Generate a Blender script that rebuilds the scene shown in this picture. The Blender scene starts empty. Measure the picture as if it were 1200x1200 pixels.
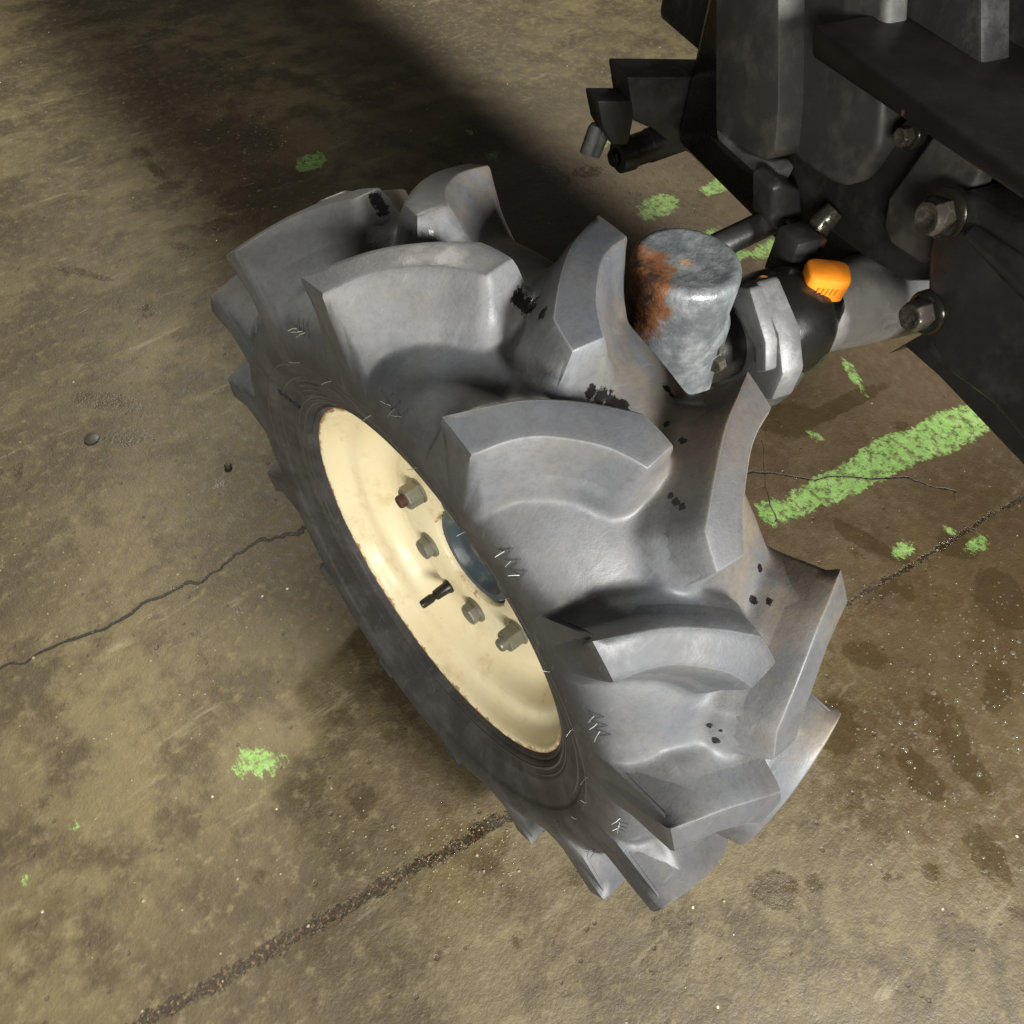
import bpy, bmesh, math, random
import numpy as np
from mathutils import Vector, Matrix
random.seed(7); rng = np.random.default_rng(7)
scene = bpy.context.scene
coll = scene.collection
R_ = math.radians
H = 0.340                                   # wheel centre above the floor

# ------------------------------------------------------------------ camera
CAM = np.array([-0.256356, -0.311547, 0.644951 + H])
RC = np.array([[0.7691485, -0.6378817, 0.0389554],      # rows: right, down, forward
               [-0.5068981, -0.6460609, -0.5706659],
               [0.3891849, 0.4191804, -0.8202578]])
FPX = 900.0                                 # focal length in pixels of a 1200 px frame
cam = bpy.data.objects.new('camera', bpy.data.cameras.new('camera'))
coll.objects.link(cam)
cam.data.sensor_width = 36; cam.data.lens = 36 * FPX / 1200
cam.data.clip_start = 0.02; cam.data.clip_end = 60
m4 = Matrix.Identity(4)
for i in range(3):
    m4[i][0] = RC[0][i]; m4[i][1] = -RC[1][i]; m4[i][2] = -RC[2][i]; m4[i][3] = CAM[i]
cam.matrix_world = m4
scene.camera = cam

# ------------------------------------------------------------------ light of the workshop
w = bpy.data.worlds.new('World'); scene.world = w; w.use_nodes = True
bg = w.node_tree.nodes['Background']
bg.inputs[0].default_value = (0.95, 0.92, 0.84, 1); bg.inputs[1].default_value = 0.085
def area(name, loc, target, sx, sy, watt, col):
    l = bpy.data.lights.new(name, 'AREA'); l.shape = 'RECTANGLE'; l.size = sx; l.size_y = sy
    l.energy = watt; l.color = col
    o = bpy.data.objects.new(name, l); coll.objects.link(o); o.location = loc
    o.rotation_euler = (Vector(target) - Vector(loc)).to_track_quat('-Z', 'Y').to_euler()
    return o
area('workshop_lamp', (0.10, -1.46, 1.16), (0.05, 0.05, 0.45), 0.34, 0.34, 82, (1.0, 0.985, 0.95))
area('ceiling_lamp', (1.20, 2.20, 2.80), (0.0, 1.0, 0.0), 0.30, 0.30, 165, (1.0, 0.95, 0.82))
area('rim_fill_lamp', (-1.60, -1.55, 1.30), (0.0, 0.1, 0.25), 1.0, 0.4, 62, (1.0, 0.96, 0.86))  # soft fill added to brighten the rim and sidewall, not a workshop fixture
scene.view_settings.view_transform = 'Standard'; scene.view_settings.look = 'None'
scene.view_settings.exposure = 0.0; scene.view_settings.gamma = 1.0
scene.view_settings.use_curve_mapping = False
scene.render.engine = 'CYCLES'

# ------------------------------------------------------------------ pixel -> direction helpers
def ray(px): return RC.T @ np.array([(px[0] - 600) / FPX, (px[1] - 600) / FPX, 1.0])
def on_floor(px, z=0.0):
    r = ray(px); return CAM + (z - CAM[2]) / r[2] * r
# tractor frame: origin under the king pin, x' along the axle to the middle, y' along the machine
YAW = R_(-16); KP = np.array([0.19, -0.01, 0.0]); cy_, sy_ = math.cos(YAW), math.sin(YAW)
def fr(p):      # tractor frame (z measured from the wheel centre) -> world
    return np.array([KP[0] + cy_ * p[0] - sy_ * p[1], KP[1] + sy_ * p[0] + cy_ * p[1], p[2] + H])
def to_fr(v):
    q = np.array(v) - KP; return np.array([cy_ * q[0] + sy_ * q[1], -sy_ * q[0] + cy_ * q[1], q[2] - H])
CF = to_fr(CAM)
def at(px, v, ax=0):                        # point of the ray through px on a plane of the tractor frame
    r = ray(px); r = np.array([cy_ * r[0] + sy_ * r[1], -sy_ * r[0] + cy_ * r[1], r[2]])
    return CF + (v - CF[ax]) / r[ax] * r

# ------------------------------------------------------------------ materials
def mat(name):
    m = bpy.data.materials.new(name); m.use_nodes = True
    nt = m.node_tree; return m, nt, nt.nodes['Principled BSDF']
class N:
    def __init__(s, nt): s.nt = nt; s.co = s.new('ShaderNodeTexCoord').outputs['Object']
    def new(s, t): return s.nt.nodes.new(t)
    def link(s, a, b): s.nt.links.new(a, b)
    def put(s, sock, v):
        if isinstance(v, bpy.types.NodeSocket): s.link(v, sock)
        elif isinstance(v, (tuple, list)) and len(v) == 3 and sock.type == 'RGBA': sock.default_value = (*v, 1)
        else: sock.default_value = v
    def noise(s, scale, detail=4, rough=.55, co=None, dist=0):
        n = s.new('ShaderNodeTexNoise'); s.link(co or s.co, n.inputs['Vector'])
        n.inputs['Scale'].default_value = scale; n.inputs['Detail'].default_value = detail
        n.inputs['Roughness'].default_value = rough; n.inputs['Distortion'].default_value = dist
        return n.outputs['Fac']
    def voro(s, scale, co=None, out='Distance'):
        n = s.new('ShaderNodeTexVoronoi'); s.link(co or s.co, n.inputs['Vector']); n.inputs['Scale'].default_value = scale
        return n.outputs[out]
    def ramp(s, v, a, b, lo=0., hi=1.):
        n = s.new('ShaderNodeMapRange'); n.interpolation_type = 'SMOOTHSTEP'
        s.put(n.inputs['Value'], v)
        for k, x in zip(('From Min', 'From Max', 'To Min', 'To Max'), (a, b, lo, hi)): s.put(n.inputs[k], x)
        return n.outputs['Result']
    def math(s, op, a, b=0.0, clamp=False):
        n = s.new('ShaderNodeMath'); n.operation = op; n.use_clamp = clamp
        s.put(n.inputs[0], a); s.put(n.inputs[1], b); return n.outputs[0]
    def mix(s, f, a, b):
        n = s.new('ShaderNodeMix'); n.data_type = 'RGBA'
        s.put(n.inputs['Factor'], f); s.put(n.inputs['A'], a); s.put(n.inputs['B'], b); return n.outputs['Result']
    def attr(s, name):
        n = s.new('ShaderNodeAttribute'); n.attribute_name = name; return n.outputs['Fac']
    def sep(s, co=None):
        n = s.new('ShaderNodeSeparateXYZ'); s.link(co or s.co, n.inputs[0]); return n.outputs
    def pos(s): return s.new('ShaderNodeNewGeometry').outputs['Position']
    def bump(s, h, strength, dist, nrm=None):
        n = s.new('ShaderNodeBump'); s.put(n.inputs['Height'], h); n.inputs['Strength'].default_value = strength
        n.inputs['Distance'].default_value = dist
        if nrm: s.link(nrm, n.inputs['Normal'])
        return n.outputs[0]

def rubber(name, clean, dusty, brown, dust_lo, dust_hi, spots=(), side=None):
    m, nt, b = mat(name); n = N(nt); P = n.pos()
    d = n.ramp(n.noise(7, 4, .55, P), dust_lo, dust_hi)
    c = n.mix(d, clean, dusty)
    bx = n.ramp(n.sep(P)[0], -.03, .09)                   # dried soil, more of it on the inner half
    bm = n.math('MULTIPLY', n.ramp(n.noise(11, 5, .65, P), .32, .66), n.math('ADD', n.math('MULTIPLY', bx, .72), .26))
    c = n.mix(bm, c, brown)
    if side:                                              # cleaner black rubber below the shoulder
        xyz = n.sep(); rr = n.math('SQRT', n.math('ADD', n.math('POWER', xyz[1], 2), n.math('POWER', xyz[2], 2)))
        k = n.ramp(n.math('ADD', rr, n.math('MULTIPLY', n.math('SUBTRACT', n.noise(16, 5, .6, P), .5), .045)), .282, .243)
        sd = n.mix(n.ramp(n.noise(22, 5, .65, P), .40, .72), side, tuple(v * 1.9 for v in side))
        c = n.mix(k, c, sd)
    fine = n.ramp(n.noise(190, 3, .7, P), .40, .72)
    c = n.mix(n.math('MULTIPLY', fine, .22), c, tuple(v * .5 for v in clean))
    mp = n.new('ShaderNodeMapping'); mp.inputs['Scale'].default_value = (30, 240, 60); n.link(P, mp.inputs[0])
    mp.inputs['Rotation'].default_value = (.3, .5, .7)
    sc = n.ramp(n.noise(1.0, 2, .5, mp.outputs[0]), .64, .74)
    c = n.mix(n.math('MULTIPLY', sc, .22), c, tuple(v * 1.25 for v in dusty))
    rough = n.ramp(n.noise(40, 4, .6, P), .3, .7, .44, .62)
    if spots:
        best = None
        for (p, rad) in spots:
            q = n.new('ShaderNodeVectorMath'); q.operation = 'DISTANCE'; n.link(P, q.inputs[0]); SPOT_NODES.append((p, q))
            v = n.math('DIVIDE', q.outputs['Value'], rad)
            best = v if best is None else n.math('MINIMUM', best, v)
        wob = n.math('ADD', best, n.math('MULTIPLY', n.math('SUBTRACT', n.noise(230, 5, .8, P), .5), 2.8))
        k = n.ramp(wob, 1.0, .80)
        c = n.mix(k, c, (.007, .006, .006)); rough = n.math('ADD', n.math('MULTIPLY', rough, n.math('SUBTRACT', 1, k)), n.math('MULTIPLY', k, .26))
    n.put(b.inputs['Base Color'], c); n.put(b.inputs['Roughness'], rough)
    b.inputs['Specular IOR Level'].default_value = .36
    h = n.math('ADD', n.math('MULTIPLY', n.noise(420, 3, .7, P), .6), n.noise(60, 4, .6, P))
    n.put(b.inputs['Normal'], n.bump(h, .20, .0015))
    return m

def paint(name, col, rough=.45, metal=0., rust=None, rust_amt=.62, dust=None, dust_amt=.6, bump=.15, spec=.5, bscale=120):
    m, nt, b = mat(name); n = N(nt); P = n.pos()
    c = n.mix(n.ramp(n.noise(18, 5, .6, P), .35, .7), col, tuple(v * .72 for v in col))
    r = n.ramp(n.noise(30, 4, .6, P), .3, .7, rough * .8, rough * 1.25)
    if dust:
        k = n.ramp(n.noise(26, 6, .68, P), dust_amt - .12, dust_amt + .12); c = n.mix(n.math('MULTIPLY', k, .8), c, dust)
        r = n.math('ADD', r, n.math('MULTIPLY', k, .18))
    if rust:
        k = n.ramp(n.noise(48, 6, .7, P), rust_amt, rust_amt + .07)
        c = n.mix(k, c, rust); r = n.math('MAXIMUM', r, n.math('MULTIPLY', k, .8))
        metal_s = n.math('MULTIPLY', n.math('SUBTRACT', 1, k), metal); n.put(b.inputs['Metallic'], metal_s)
    else: b.inputs['Metallic'].default_value = metal
    n.put(b.inputs['Base Color'], c); n.put(b.inputs['Roughness'], r); b.inputs['Specular IOR Level'].default_value = spec
    n.put(b.inputs['Normal'], n.bump(n.noise(bscale, 4, .6, P), bump, .002))
    return m

SPOT = []
SPOT_NODES = []
TH0 = 0.4878921; DTH = 2 * math.pi / 14; PHB = 0.2212098
# chips and oily water on the rubber: photo pixel and radius; the points are found on the built tyre further down
SPOT = [((782, 456), .0042), ((787, 463), .0028), ((781, 497), .0028), ((800, 517), .0035), ((890, 665), .0036), ((882, 703), .0040), ((901, 704), .0032),
        ((838, 868), .0038), ((831, 850), .0030), ((845, 856), .0020), ((620, 358), .007), ((608, 349), .006), ((636, 367), .005), ((692, 460), .0045), ((703, 465), .006), ((716, 471), .006), ((730, 477), .005),
        ((447, 243), .006), ((440, 232), .005), ((505, 272), .003), ((792, 588), .0035), ((786, 581), .003), ((799, 594), .003)]
SPOT = [(p, r * (.85 if r < .0043 else 1.15)) for p, r in SPOT]
M = {}
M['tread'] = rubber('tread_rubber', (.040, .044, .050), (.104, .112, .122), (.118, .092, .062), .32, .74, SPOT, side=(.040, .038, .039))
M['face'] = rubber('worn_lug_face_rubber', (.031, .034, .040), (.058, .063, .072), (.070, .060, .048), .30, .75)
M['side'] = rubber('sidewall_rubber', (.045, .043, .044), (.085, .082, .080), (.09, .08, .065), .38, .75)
M['dark_rubber'] = paint('dark_rubber', (.018, .018, .018), .5)
M['whisker'] = paint('whisker_rubber', (.26, .26, .25), .4)
M['whisker_dark'] = paint('mould_mark', (.045, .046, .048), .6)
M['nut'] = paint('nut_zinc', (.30, .30, .25), .42, .55, rust=(.10, .05, .03), rust_amt=.66, bump=.2)
M['stud_rust'] = paint('stud_rust', (.10, .045, .035), .6, .2)
M['hub'] = paint('hub_blue_grey', (.075, .10, .125), .38, .2, dust=(.18, .20, .21), dust_amt=.62)
M['valve'] = paint('valve_rubber', (.022, .021, .018), .42)
M['cast'] = paint('axle_casting', (.034, .034, .034), .40, .1, dust=(.085, .08, .072), dust_amt=.60, bump=.3, bscale=90)
M['axle'] = paint('axle_grey', (.24, .235, .23), .32, .2, dust=(.34, .33, .32), dust_amt=.55, bump=.3, bscale=90)
M['frame'] = paint('frame_black', (.020, .020, .020), .36, .1, dust=(.042, .040, .036), dust_amt=.58, bump=.2)
M['panel'] = paint('panel_grey', (.040, .039, .037), .5, .05, dust=(.075, .070, .062), dust_amt=.55)
M['beam'] = paint('beam_brown_black', (.016, .013, .013), .36, .3, rust=(.10, .045, .03), rust_amt=.66)
M['black'] = paint('oily_black', (.008, .008, .007), .25, 0)
M['bolt'] = paint('bolt_steel', (.16, .15, .12), .22, .8, rust=(.02, .015, .01), rust_amt=.48)
M['bolt_dark'] = paint('bolt_oily', (.035, .032, .025), .2, .6)
M['orange'] = paint('orange_plastic', (.80, .25, .015), .42, 0, bump=.08)
M['flange'] = paint('knuckle_grey', (.10, .10, .10), .45, .15, dust=(.17, .17, .165), dust_amt=.55, bump=.3)
M['copper'] = paint('copper_washer', (.75, .38, .16), .3, .8)

def rim_mat():
    m, nt, b = mat('cream_rim_paint'); n = N(nt)
    xyz = n.sep(); rr = n.math('SQRT', n.math('ADD', n.math('POWER', xyz[1], 2), n.math('POWER', xyz[2], 2)))
    c = n.mix(n.ramp(n.noise(12, 5, .6), .3, .75), (.88, .80, .57), (.83, .73, .48))
    edge = n.ramp(rr, .1825, .1895)
    k = n.math('ADD', n.noise(70, 5, .7), n.math('MULTIPLY', edge, .30))
    rust = n.ramp(k, .66, .76)
    c = n.mix(n.math('MULTIPLY', rust, .85), c, (.33, .15, .05))
    hub = n.ramp(rr, .066, .052); rust2 = n.ramp(n.math('ADD', n.noise(55, 5, .7), n.math('MULTIPLY', hub, .2)), .70, .78)
    c = n.mix(n.math('MULTIPLY', rust2, .8), c, (.35, .19, .07))
    grime = n.ramp(n.noise(22, 6, .7), .52, .70); c = n.mix(n.math('MULTIPLY', grime, .42), c, (.52, .40, .20))
    n.put(b.inputs['Base Color'], c); n.put(b.inputs['Roughness'], n.ramp(n.noise(30), .3, .7, .28, .48))
    n.put(b.inputs['Normal'], n.bump(n.noise(35, 3), .12, .002))
    return m
M['rim'] = rim_mat()

def case_mat():                                            # king-pin case: worn grey cast iron with rust on its upper rim
    m, nt, b = mat('king_pin_casting'); n = N(nt); P = n.pos()
    c = n.mix(n.ramp(n.noise(30, 6, .7, P), .35, .68), (.085, .095, .10), (.19, .20, .205))
    c = n.mix(n.ramp(n.noise(70, 5, .75, P), .60, .72), c, (.10, .10, .095))
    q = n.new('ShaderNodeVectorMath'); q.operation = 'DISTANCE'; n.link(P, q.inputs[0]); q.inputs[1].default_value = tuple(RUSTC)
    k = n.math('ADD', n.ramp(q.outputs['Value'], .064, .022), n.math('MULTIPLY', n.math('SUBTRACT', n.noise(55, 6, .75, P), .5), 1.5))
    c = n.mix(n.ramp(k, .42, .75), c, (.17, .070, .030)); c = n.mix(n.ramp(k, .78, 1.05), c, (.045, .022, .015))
    q2 = n.new('ShaderNodeVectorMath'); q2.operation = 'DISTANCE'; n.link(P, q2.inputs[0]); q2.inputs[1].default_value = tuple(RUSTC2)
    k2 = n.math('ADD', n.ramp(q2.outputs['Value'], .022, .004), n.math('MULTIPLY', n.math('SUBTRACT', n.noise(90, 6, .75, P), .5), 2.2))
    c = n.mix(n.ramp(k2, .75, 1.1, 0, .8), c, (.42, .23, .11))
    n.put(b.inputs['Base Color'], c); n.put(b.inputs['Roughness'], n.ramp(n.noise(60, 5, .7, P), .3, .7, .32, .62))
    b.inputs['Metallic'].default_value = .25
    h = n.math('ADD', n.noise(75, 5, .65, P), n.math('MULTIPLY', n.noise(22, 3, .5, P), 1.4))
    n.put(b.inputs['Normal'], n.bump(h, .55, .003))
    return m
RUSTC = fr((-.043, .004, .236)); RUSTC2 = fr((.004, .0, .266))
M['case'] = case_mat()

def floor_mat():
    m, nt, b = mat('worn_oily_concrete'); n = N(nt); P = n.pos()
    big = n.noise(2.2, 5, .6, P); mid = n.noise(9, 6, .65, P); fine = n.noise(55, 6, .7, P); vf = n.noise(260, 3, .7, P)
    c = n.mix(n.ramp(big, .36, .64), (.052, .038, .017), (.128, .102, .050))
    c = n.mix(n.math('MULTIPLY', n.ramp(mid, .42, .62), .85), c, (.040, .028, .012))
    c = n.mix(n.math('MULTIPLY', n.ramp(fine, .50, .72), .55), c, (.175, .142, .074))
    c = n.mix(n.math('MULTIPLY', n.ramp(vf, .60, .72), .5), c, (.06, .045, .025))
    # pale scrapes
    mp = n.new('ShaderNodeMapping'); mp.inputs['Scale'].default_value = (5, 22, 1); mp.inputs['Rotation'].default_value = (0, 0, .55); n.link(P, mp.inputs[0])
    c = n.mix(n.math('MULTIPLY', n.ramp(n.noise(1.2, 6, .7, mp.outputs[0]), .58, .72), .35), c, (.30, .26, .17))
    # pits: small dark specks
    pit = n.ramp(n.math('ADD', n.voro(34, P), n.math('MULTIPLY', fine, .25)), .24, .18)
    c = n.mix(n.math('MULTIPLY', pit, .6), c, (.05, .036, .02))
    chip = n.ramp(n.voro(26, P), .055, .035); c = n.mix(n.math('MULTIPLY', chip, n.ramp(mid, .5, .55)), c, (.50, .45, .33))
    rag = n.math('SUBTRACT', n.noise(38, 6, .72, P), .5); rag2 = n.math('SUBTRACT', n.noise(130, 5, .75, P), .5)
    # darker brown tone in broad patches under the machine and around the tyre
    c = n.mix(n.math('MULTIPLY', n.ramp(n.math('ADD', n.attr('brown_tone'), n.math('MULTIPLY', rag, .9)), .25, .85), .75), c, (.060, .038, .018))
    # dark oil or water stains (attribute: signed distance in cm, negative inside)
    s = n.math('ADD', n.attr('stain'), n.math('ADD', n.math('MULTIPLY', n.math('SUBTRACT', mid, .5), 8.5), n.math('MULTIPLY', rag, 5.5))); sk = n.ramp(s, .55, -.35)
    c = n.mix(n.math('MULTIPLY', sk, .62), c, (.036, .024, .010))
    # worn green line
    ms = n.new('ShaderNodeMapping'); ms.inputs['Scale'].default_value = (95, 20, 1); ms.inputs['Rotation'].default_value = (0, 0, -.35); n.link(P, ms.inputs[0])
    streak = n.math('SUBTRACT', n.noise(1.0, 5, .7, ms.outputs[0]), .5)
    g = n.math('ADD', n.attr('green'), n.math('ADD', n.math('MULTIPLY', rag, 3.6), n.math('ADD', n.math('MULTIPLY', rag2, 2.4), n.math('MULTIPLY', streak, 6.0))))
    gk = n.ramp(g, .25, -.45)
    gc = n.mix(n.ramp(n.noise(30, 5, .7, P), .35, .7), (.165, .32, .075), (.25, .40, .13))
    gk = n.math('MULTIPLY', gk, n.ramp(n.math('ADD', n.noise(70, 6, .75, P), n.math('MULTIPLY', streak, .35)), .38, .54, .12, .86))
    c = n.mix(gk, c, gc)
    # cracks
    ab = lambda nm: n.math('ABSOLUTE', n.attr(nm))
    c0 = n.math('MINIMUM', ab('crack'), n.math('ADD', n.math('MINIMUM', n.math('MULTIPLY', ab('crack_b'), 1.2), n.math('ADD', n.math('MULTIPLY', ab('crack_c'), 2.4), .10)), .06))
    ck = n.math('ADD', c0, n.math('ADD', n.math('MULTIPLY', rag2, .55), n.math('MULTIPLY', n.math('SUBTRACT', mid, .5), .7))); kk = n.ramp(ck, .32, .12)
    c = n.mix(n.math('MULTIPLY', n.ramp(n.math('ADD', ck, n.math('MULTIPLY', rag, 1.2)), .9, .1), .45), c, (.06, .042, .022))
    c = n.mix(kk, c, (.014, .010, .006))
    jo = n.math('ADD', ab('joint'), n.math('ADD', n.math('MULTIPLY', rag, 2.2), n.math('MULTIPLY', rag2, 1.8))); jk = n.ramp(jo, .42, .16)
    jc = n.mix(n.ramp(n.noise(210, 3, .7, P), .52, .66), (.022, .014, .006), (.13, .085, .035))
    c = n.mix(jk, c, jc)
    n.put(b.inputs['Base Color'], c)
    wet = n.ramp(n.math('ADD', n.attr('wet'), n.math('MULTIPLY', rag, 1.2)), .45, .75)
    ro = n.ramp(fine, .3, .7, .48, .72)
    ro = n.math('SUBTRACT', ro, n.math('MULTIPLY', wet, .22)); ro = n.math('SUBTRACT', ro, n.math('MULTIPLY', sk, .20))
    n.put(b.inputs['Roughness'], n.math('MAXIMUM', ro, .12))
    h = n.math('ADD', n.math('MULTIPLY', mid, .6), n.math('ADD', n.math('MULTIPLY', fine, .55), n.math('MULTIPLY', vf, .22)))
    h = n.math('SUBTRACT', h, n.math('MULTIPLY', kk, 1.0)); h = n.math('SUBTRACT', h, n.math('MULTIPLY', jk, .5)); h = n.math('SUBTRACT', h, n.math('MULTIPLY', pit, .3))
    n.put(b.inputs['Normal'], n.bump(h, .55, .006))
    return m
M['floor'] = floor_mat()
def water_mat():
    m, nt, b = mat('water'); b.inputs['Base Color'].default_value = (.55, .48, .34, 1); b.inputs['Roughness'].default_value = .04
    b.inputs['Transmission Weight'].default_value = .85; b.inputs['IOR'].default_value = 1.33
    return m
M['water'] = water_mat()
M['grit'] = paint('grit', (.22, .185, .115), .7)
M['scrap'] = paint('dark_scrap', (.03, .025, .018), .6)

# ------------------------------------------------------------------ mesh helpers
def mesh_obj(name, verts, faces, material, parent=None, smooth=True, angle=None):
    me = bpy.data.meshes.new(name); me.from_pydata([tuple(map(float, v)) for v in verts], [], faces); me.update()
    return link(name, me, material, parent, smooth, angle)
def link(name, me, material, parent=None, smooth=True, angle=None):
    if len(me.materials) == 0: me.materials.append(M[material])
    if smooth:
        if angle: me.set_sharp_from_angle(angle=R_(angle)) if hasattr(me, 'set_sharp_from_angle') else None
        me.polygons.foreach_set('use_smooth', [True] * len(me.polygons))
    o = bpy.data.objects.new(name, me); coll.objects.link(o)
    if parent: o.parent = parent
    return o
def bm_obj(name, bm, material, parent=None, bevel=0, seg=2, angle=35):
    bmesh.ops.remove_doubles(bm, verts=bm.verts, dist=1e-5)
    bmesh.ops.recalc_face_normals(bm, faces=bm.faces)
    if bevel:
        es = [e for e in bm.edges if len(e.link_faces) == 2 and e.calc_face_angle(0) > R_(28)]
        bmesh.ops.bevel(bm, geom=es, offset=bevel, segments=seg, profile=.5, affect='EDGES', clamp_overlap=True)
    me = bpy.data.meshes.new(name); bm.to_mesh(me); bm.free()
    return link(name, me, material, parent, True, angle)
def axes(d):
    d = Vector(d).normalized(); a = Vector((0, 0, 1)) if abs(d.z) < .9 else Vector((0, 1, 0))
    u = d.cross(a).normalized(); v = d.cross(u).normalized(); return d, u, v
def add_lathe(bm, p0, d, prof, seg=32, ph=0.0):           # prof: (distance along d, radius)
    d, u, v = axes(d); p0 = Vector(p0); rings = []
    for (h, r) in prof:
        if r < 1e-6: rings.append([bm.verts.new(p0 + d * h)])
        else: rings.append([bm.verts.new(p0 + d * h + (u * math.cos(ph + 2*math.pi*k/seg) + v * math.sin(ph + 2*math.pi*k/seg)) * r) for k in range(seg)])
    for a, b in zip(rings, rings[1:]):
        for k in range(seg):
            k2 = (k + 1) % seg
            if len(a) == 1 and len(b) == 1: continue
            if len(a) == 1: bm.faces.new((a[0], b[k], b[k2]))
            elif len(b) == 1: bm.faces.new((a[k], a[k2], b[0]))
            else: bm.faces.new((a[k], a[k2], b[k2], b[k]))
    for rg, flip in ((rings[0], True), (rings[-1], False)):
        if len(rg) > 2: bm.faces.new(rg[::-1] if flip else rg)
def add_tube(bm, pts, rad, seg=14):
    pts = [Vector(p) for p in pts]; rad = rad if isinstance(rad, (list, tuple)) else [rad] * len(pts)
    rings = []; u = None
    for i, p in enumerate(pts):
        t = (pts[min(i+1, len(pts)-1)] - pts[max(i-1, 0)]).normalized()
        if u is None: _, u, _v = axes(t)
        u = (u - t * u.dot(t)).normalized(); v = t.cross(u)
        rings.append([bm.verts.new(p + (u * math.cos(2*math.pi*k/seg) + v * math.sin(2*math.pi*k/seg)) * rad[i]) for k in range(seg)])
    for a, b in zip(rings, rings[1:]):
        for k in range(seg): bm.faces.new((a[k], a[(k+1) % seg], b[(k+1) % seg], b[k]))
    bm.faces.new(rings[0][::-1]); bm.faces.new(rings[-1])
def add_prism(bm, poly, depth):                            # poly: world points of one face, depth: world vector
    a = [bm.verts.new(Vector(p)) for p in poly]; b = [bm.verts.new(Vector(p) + Vector(depth)) for p in poly]
    bm.faces.new(a); bm.faces.new(b[::-1]); k = len(a)
    for i in range(k): bm.faces.new((a[i], b[i], b[(i+1) % k], a[(i+1) % k]))
XP = Vector(fr((1, 0, 0)) - fr((0, 0, 0))); YP = Vector(fr((0, 1, 0)) - fr((0, 0, 0))); ZP = Vector((0, 0, 1))
def add_box(bm, lo, hi):                                   # box in the tractor frame
    (x0, y0, z0), (x1, y1, z1) = lo, hi
    add_prism(bm, [fr((x0, y0, z0)), fr((x0, y1, z0)), fr((x0, y1, z1)), fr((x0, y0, z1))], XP * (x1 - x0))
def hexa(name, centre, d, af, height, material, parent, washer=None, stud=None, ph=0.0, stud_mat=None, hollow=False):
    """hexagon head with chamfered corners, washer and stud end; d points out of the surface"""
    d = Vector(d).normalized(); c = Vector(centre); rad = af / math.sqrt(3)
    bm = bmesh.new()
    rr = af / 2
    # hex prism whose outer corners are cut by a cone
    dd, u, v = axes(d); rings = []
    for (hh, f) in ((0, 1), (height * .86, 1), (height, .90)):
        ring = []
        for k in range(6):
            for t in (0, .5):
                a = ph + (k + t) * math.pi / 3; r = rad if t == 0 else rr
                if f < 1: r = min(r, rr * .985)
                ring.append(bm.verts.new(c + dd * hh + (u * math.cos(a) + v * math.sin(a)) * r))
        rings.append(ring)
    for a, b in zip(rings, rings[1:]):
        for k in range(12): bm.faces.new((a[k], a[(k+1) % 12], b[(k+1) % 12], b[k]))
    bm.faces.new(rings[0][::-1])
    if hollow:
        inner = [bm.verts.new(x.co * .35 + (c + dd * height) * .65 - dd * height * .18) for x in rings[-1]]
        mid = [bm.verts.new(x.co * .72 + (c + dd * height) * .28) for x in rings[-1]]
        for a, b in ((rings[-1], mid), (mid, inner)):
            for k in range(12): bm.faces.new((a[k], a[(k+1) % 12], b[(k+1) % 12], b[k]))
        bm.faces.new(inner)
    else: bm.faces.new(rings[-1])
    bmesh.ops.recalc_face_normals(bm, faces=bm.faces)
    o = bm_obj(name, bm, material, parent, bevel=.0006, seg=1, angle=25)
    return o
def part_label(o, label): o['label'] = label; return o

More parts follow.
